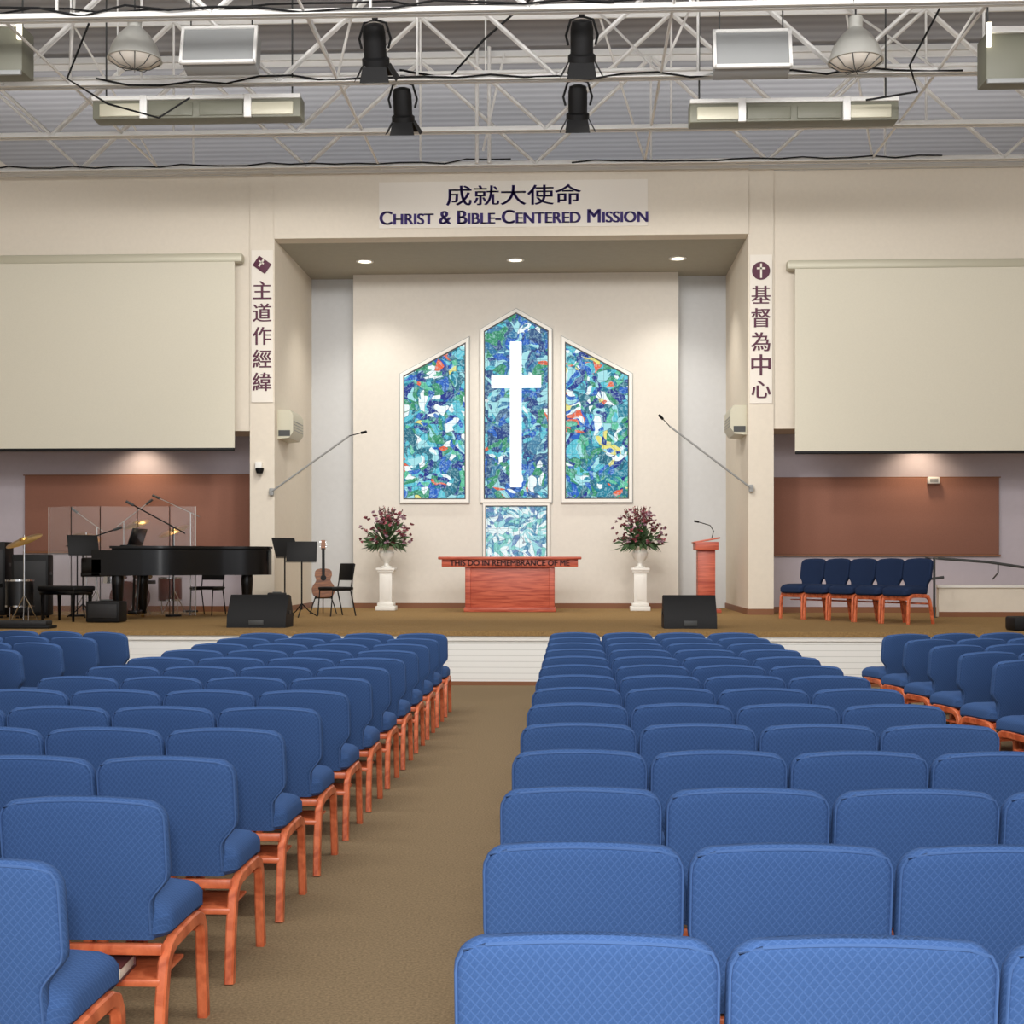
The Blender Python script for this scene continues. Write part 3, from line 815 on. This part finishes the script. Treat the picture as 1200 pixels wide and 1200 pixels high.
for x_ in (-9.6, -6.9, -3.2, 1.2, 4.9, 7.6):
    b.tube([(x_, 10, 8.16), (x_, 22.8, 8.16)], 0.02, 'steelwhite', 6)
    b.tube([(x_, 14.0, 8.16), (x_+1.0, 16.2, 9.9)], 0.018, 'steelwhite', 6); b.tube([(x_+1, 16.2, 9.9), (x_, 18.5, 8.16)], 0.018, 'steelwhite', 6); b.tube([(x_, 18.5, 8.16), (x_-0.8, 20.7, 9.9)], 0.018, 'steelwhite', 6); b.tube([(x_-0.8, 20.7, 9.9), (x_, 22.5, 8.16)], 0.018, 'steelwhite', 6)
b.obj("joist_bridging")
b = B()
for x_ in (-1.55, -1.35): b.cyl((x_, 22.3, 8.1), (x_, 22.3, 10.0), 0.03, 'steelwhite', seg=10)
b.tube([(-1.45, 22.3, 8.3), (-1.1, 22.3, 9.9)], 0.02, 'steelwhite', 6)
b.obj("hanger_pipes")
b = B()
for y_, z_ in ((17.2, 8.56), (19.0, 8.40)):
    b.cyl((XL, y_, z_), (XR, y_, z_), 0.03, 'steelwhite', seg=10)
    for x_ in (-10, -6.4, -1.2, 3.9, 8): b.cyl((x_, y_, z_), (x_, y_, 10), 0.012, 'steelwhite', seg=6)
b.obj("lighting_pipe_grid")
b = B(); rr = random.Random(3)
def cable(x0, x1, y, z, n=14, sag=0.08, r=0.014):
    pts = []
    for k in range(n+1):
        t = k/n; pts.append((x0+(x1-x0)*t, y+rr.uniform(-0.03, 0.03), z+rr.uniform(-sag, sag*0.4)))
    b.tube(pts, r, 'black', 6)
cable(-11, 9.5, 17.13, 8.62, 40); cable(-6.5, 5.2, 18.42, 8.16, 26); cable(-10.5, -1, 22.42, 8.18, 26, 0.05, 0.012); cable(0, 6, 22.42, 8.16, 16, 0.04, 0.012); cable(-8, 0.5, 16.12, 8.22, 16, 0.1)
b.tube([(-2.4, 19, 8.45), (-1.7, 18.8, 8.25), (-1.2, 18.6, 8.7), (-0.5, 18.6, 9.3)], 0.016, 'black', 6)
b.tube([(-6.2, 17.3, 8.5), (-6.6, 17.6, 7.9), (-6.2, 18, 7.7), (-5.6, 18.3, 7.6), (-5.2, 18.4, 7.9)], 0.014, 'black', 6)
b.tube([(4.6, 17.3, 8.5), (4.3, 17.6, 7.9), (4.5, 18, 7.7), (3.9, 18.3, 7.7)], 0.014, 'black', 6)
b.obj("overhead_cables")

def bell(x, z):
    b = B()
    b.lathe([(0.06, 0.52), (0.09, 0.50), (0.09, 0.36), (0.13, 0.33), (0.2, 0.26), (0.29, 0.12), (0.34, -0.04), (0.35, -0.06), (0.33, -0.06), (0.28, 0.1), (0.1, 0.3)], (x, 17.5, z), 'alu', 36)
    b.lathe([(0.33, -0.05), (0.25, -0.11), (0.12, -0.14), (0.0, -0.15), (0, -0.04)], (x, 17.5, z), 'bannerp', 36)
    for k in range(10):
        a = k*math.pi/5
        b.tube([(x+0.33*math.cos(a), 17.5+0.33*math.sin(a), z-0.06), (x+0.2*math.cos(a), 17.5+0.2*math.sin(a), z-0.15), (x, 17.5, z-0.18)], 0.006, 'darkgrey', 4)
    b.cyl((x, 17.5, z+0.5), (x, 17.5, 10), 0.012, 'darkgrey', seg=6)
    b.obj("high_bay_lamp")
bell(-5.67, 8.15); bell(3.6, 7.98)
def hspk(x, z):
    b = B()
    b.box((x, 17.5, z), (0.95, 0.3, 0.5), 'grey', 0.01, rot=(-0.25, 0, 0))
    for dz, dx, s_ in ((0.25, 0, (0.98, 0.05, 0.04)), (-0.25, 0, (0.98, 0.05, 0.04)), (0, 0.475, (0.04, 0.05, 0.54)), (0, -0.475, (0.04, 0.05, 0.54))):
        c = Matrix.Rotation(-0.25, 4, 'X') @ Vector((dx, -0.15, dz))
        b.box((x+c.x, 17.5+c.y, z+c.z), s_, 'steelwhite', 0.004, rot=(-0.25, 0, 0))
    for sx in (-0.4, 0.4): b.cyl((x+sx, 17.5, z+0.2), (x+sx, 17.5, 10), 0.01, 'darkgrey', seg=6)
    b.obj("hanging_loudspeaker")
hspk(-4.53, 8.18); hspk(2.28, 8.02)
def longfix(x, z, w):
    b = B()
    b.box((x, 18.75, z), (w, 0.3, 0.3), 'olive', 0.02); b.box((x, 18.59, z+0.13), (w, 0.06, 0.06), 'steelwhite', 0.01)
    for k, t in enumerate((-0.36, -0.12, 0.12, 0.36)): b.box((x+t*w, 18.6, z-0.03), (w*0.21, 0.04, 0.18), 'silver' if k % 3 == 0 else 'olive', 0.015)
    for t in (-0.25, 0.25): b.box((x+t*w, 18.57, z), (0.1, 0.05, 0.32), 'steelwhite', 0.008)
    for sx in (-0.45, 0.45): b.cyl((x+sx*w, 18.75, z+0.1), (x+sx*w, 18.75, 10), 0.012, 'darkgrey', seg=6)
    b.obj("strip_light_fixture")
longfix(-5.17, 7.84, 2.9); longfix(3.0, 7.68, 2.8)
def cbox(x, z):
    b = B(); b.box((x, 17.5, z), (0.85, 0.4, 0.6), 'olive', 0.02); b.box((x, 17.28, z+0.31), (0.8, 0.06, 0.08), 'steelwhite', 0.01); b.box((x, 17.27, z-0.33), (0.85, 0.05, 0.06), 'grey', 0.01)
    b.box((x-0.4*(1 if x > 0 else -1), 17.27, z+0.25), (0.06, 0.05, 0.3), 'glowbulb', 0.008)
    for sx in (-0.35, 0.35): b.cyl((x+sx, 17.5, z+0.25), (x+sx, 17.5, 10), 0.012, 'darkgrey', seg=6)
    b.obj("ceiling_heater_unit")
cbox(-7.5, 8.2); cbox(5.6, 7.9)

def spot(x, y, z, aim, k_=1.2):
    b = B()
    T = Matrix.Translation((x, y, z)) @ Matrix.Rotation(aim, 4, 'X') @ Matrix.Scale(k_, 4)
    def L(prof, key, seg=20):
        rings = [[T @ Vector((max(r, 1e-4)*math.cos(2*math.pi*j/seg), max(r, 1e-4)*math.sin(2*math.pi*j/seg), zz)) for j in range(seg)] for r, zz in prof]
        b.loft(rings, key)
    L([(0.04, 0.24), (0.10, 0.22), (0.115, 0.15), (0.115, -0.08), (0.14, -0.1), (0.14, -0.16), (0.11, -0.17), (0.0, -0.12)], 'black')
    for k in range(4):
        a = k*math.pi/2; R = Matrix.Rotation(a, 4, 'Z')
        q = [(-0.12, 0.13, -0.16), (0.12, 0.13, -0.16), (0.15, 0.21, -0.30), (-0.15, 0.21, -0.30)]
        b.add([T @ R @ Vector(p) for p in q]+[T @ R @ (Vector(p)+Vector((0, 0.006, 0))) for p in q], [[0, 1, 2, 3], [7, 6, 5, 4], [0, 4, 5, 1], [1, 5, 6, 2], [2, 6, 7, 3], [3, 7, 4, 0]], 'black')
    b.tube([(x-0.17, y, z), (x-0.2, y, z+0.12), (x-0.14, y, z+0.32), (x, y, z+0.36), (x+0.14, y, z+0.32), (x+0.2, y, z+0.12), (x+0.17, y, z)], 0.016, 'black', 6)
    b.box((x, y, z+0.40), (0.07, 0.08, 0.10), 'black', 0.01)
    b.obj("stage_spotlight")
spot(-2.49, 17.2, 8.08, 0.5, 1.25); spot(0.127, 17.2, 8.08, 0.45, 1.25); spot(-2.36, 19.0, 7.92, 0.4, 1.15); spot(0.083, 19.0, 7.92, 0.4, 1.15)

# ------------------------------------------------------------ lights
def area(name, loc, rot, sx, sy, e, col=(1, 1, 1)):
    l = bpy.data.lights.new(name, 'AREA'); l.shape = 'RECTANGLE'; l.size = sx; l.size_y = sy; l.energy = e; l.color = col
    o = bpy.data.objects.new(name, l); sc.collection.objects.link(o); o.location = loc; o.rotation_euler = rot; return o
def spotl(name, loc, target, e, ang, blend=0.6, col=(1, 1, 1), size=0.1):
    l = bpy.data.lights.new(name, 'SPOT'); l.energy = e; l.spot_size = math.radians(ang); l.spot_blend = blend; l.color = col; l.shadow_soft_size = size
    o = bpy.data.objects.new(name, l); sc.collection.objects.link(o); o.location = loc
    d = Vector(target)-Vector(loc); o.rotation_euler = d.to_track_quat('-Z', 'Y').to_euler(); return o
warm = (1.0, 0.95, 0.87)
area("house_light", (-1, 4, 8.0), (math.radians(20), 0, 0), 14, 1.2, 340, (1, 0.97, 0.94))
area("house_light", (-1, 8, 8.0), (math.radians(40), 0, 0), 14, 1.2, 450, (1, 0.97, 0.94))
area("house_light", (-1, 12, 8.0), (math.radians(55), 0, 0), 16, 1.2, 450, (1, 0.97, 0.94))
area("deck_fill_rear", (-1, 23.9, 8.3), (math.radians(160), 0, 0), 20, 0.4, 140, (1, 0.98, 0.96))  # added fill hidden behind the wall top, brightens the roof deck
area("deck_fill_front", (-1, 12.0, 7.9), (math.radians(130), 0, 0), 18, 0.6, 300, (1, 0.98, 0.96))  # added fill out of view, aimed up to brighten deck and joists
for x_ in (-3.76, -1.02, 1.907): spotl("downlight_lamp", (x_, 24.7, 7.0), (x_, 25.4, 0.7), 175, 105, 0.8, warm)
for x_, y_, tx in ((-2.49, 17.2, -6.5), (0.127, 17.2, 4.5), (-2.36, 19.0, -2.5), (0.083, 19, 0.8)):
    spotl("stage_wash", (x_, y_+0.3, 7.6), (tx, 24.0, 2.6), 470, 85, 0.9, warm, 0.3)
for x_ in (-7.6, 6.0): spotl("alcove_lamp", (x_, 23.55, 3.78), (x_, 23.9, 1.2), 75, 130, 0.8, (1, 0.78, 0.55))
area("camera_flash", (0.0, -0.15, 1.95), (math.radians(90), 0, math.radians(2.5)), 0.35, 0.25, 170)
w = bpy.data.worlds.new("world"); sc.world = w; w.use_nodes = True
bg = w.node_tree.nodes["Background"]; bg.inputs[0].default_value = (0.98, 0.98, 1.0, 1); bg.inputs[1].default_value = 1.25

# ------------------------------------------------------------ camera
cam = bpy.data.cameras.new("camera"); cam.lens = 48.0; cam.sensor_width = 36; cam.shift_y = 58/1200; cam.clip_end = 200
co = bpy.data.objects.new("camera", cam); sc.collection.objects.link(co)
co.location = (0, 0, 1.58); co.rotation_euler = (math.pi/2, 0, math.atan(70/1600))
sc.camera = co
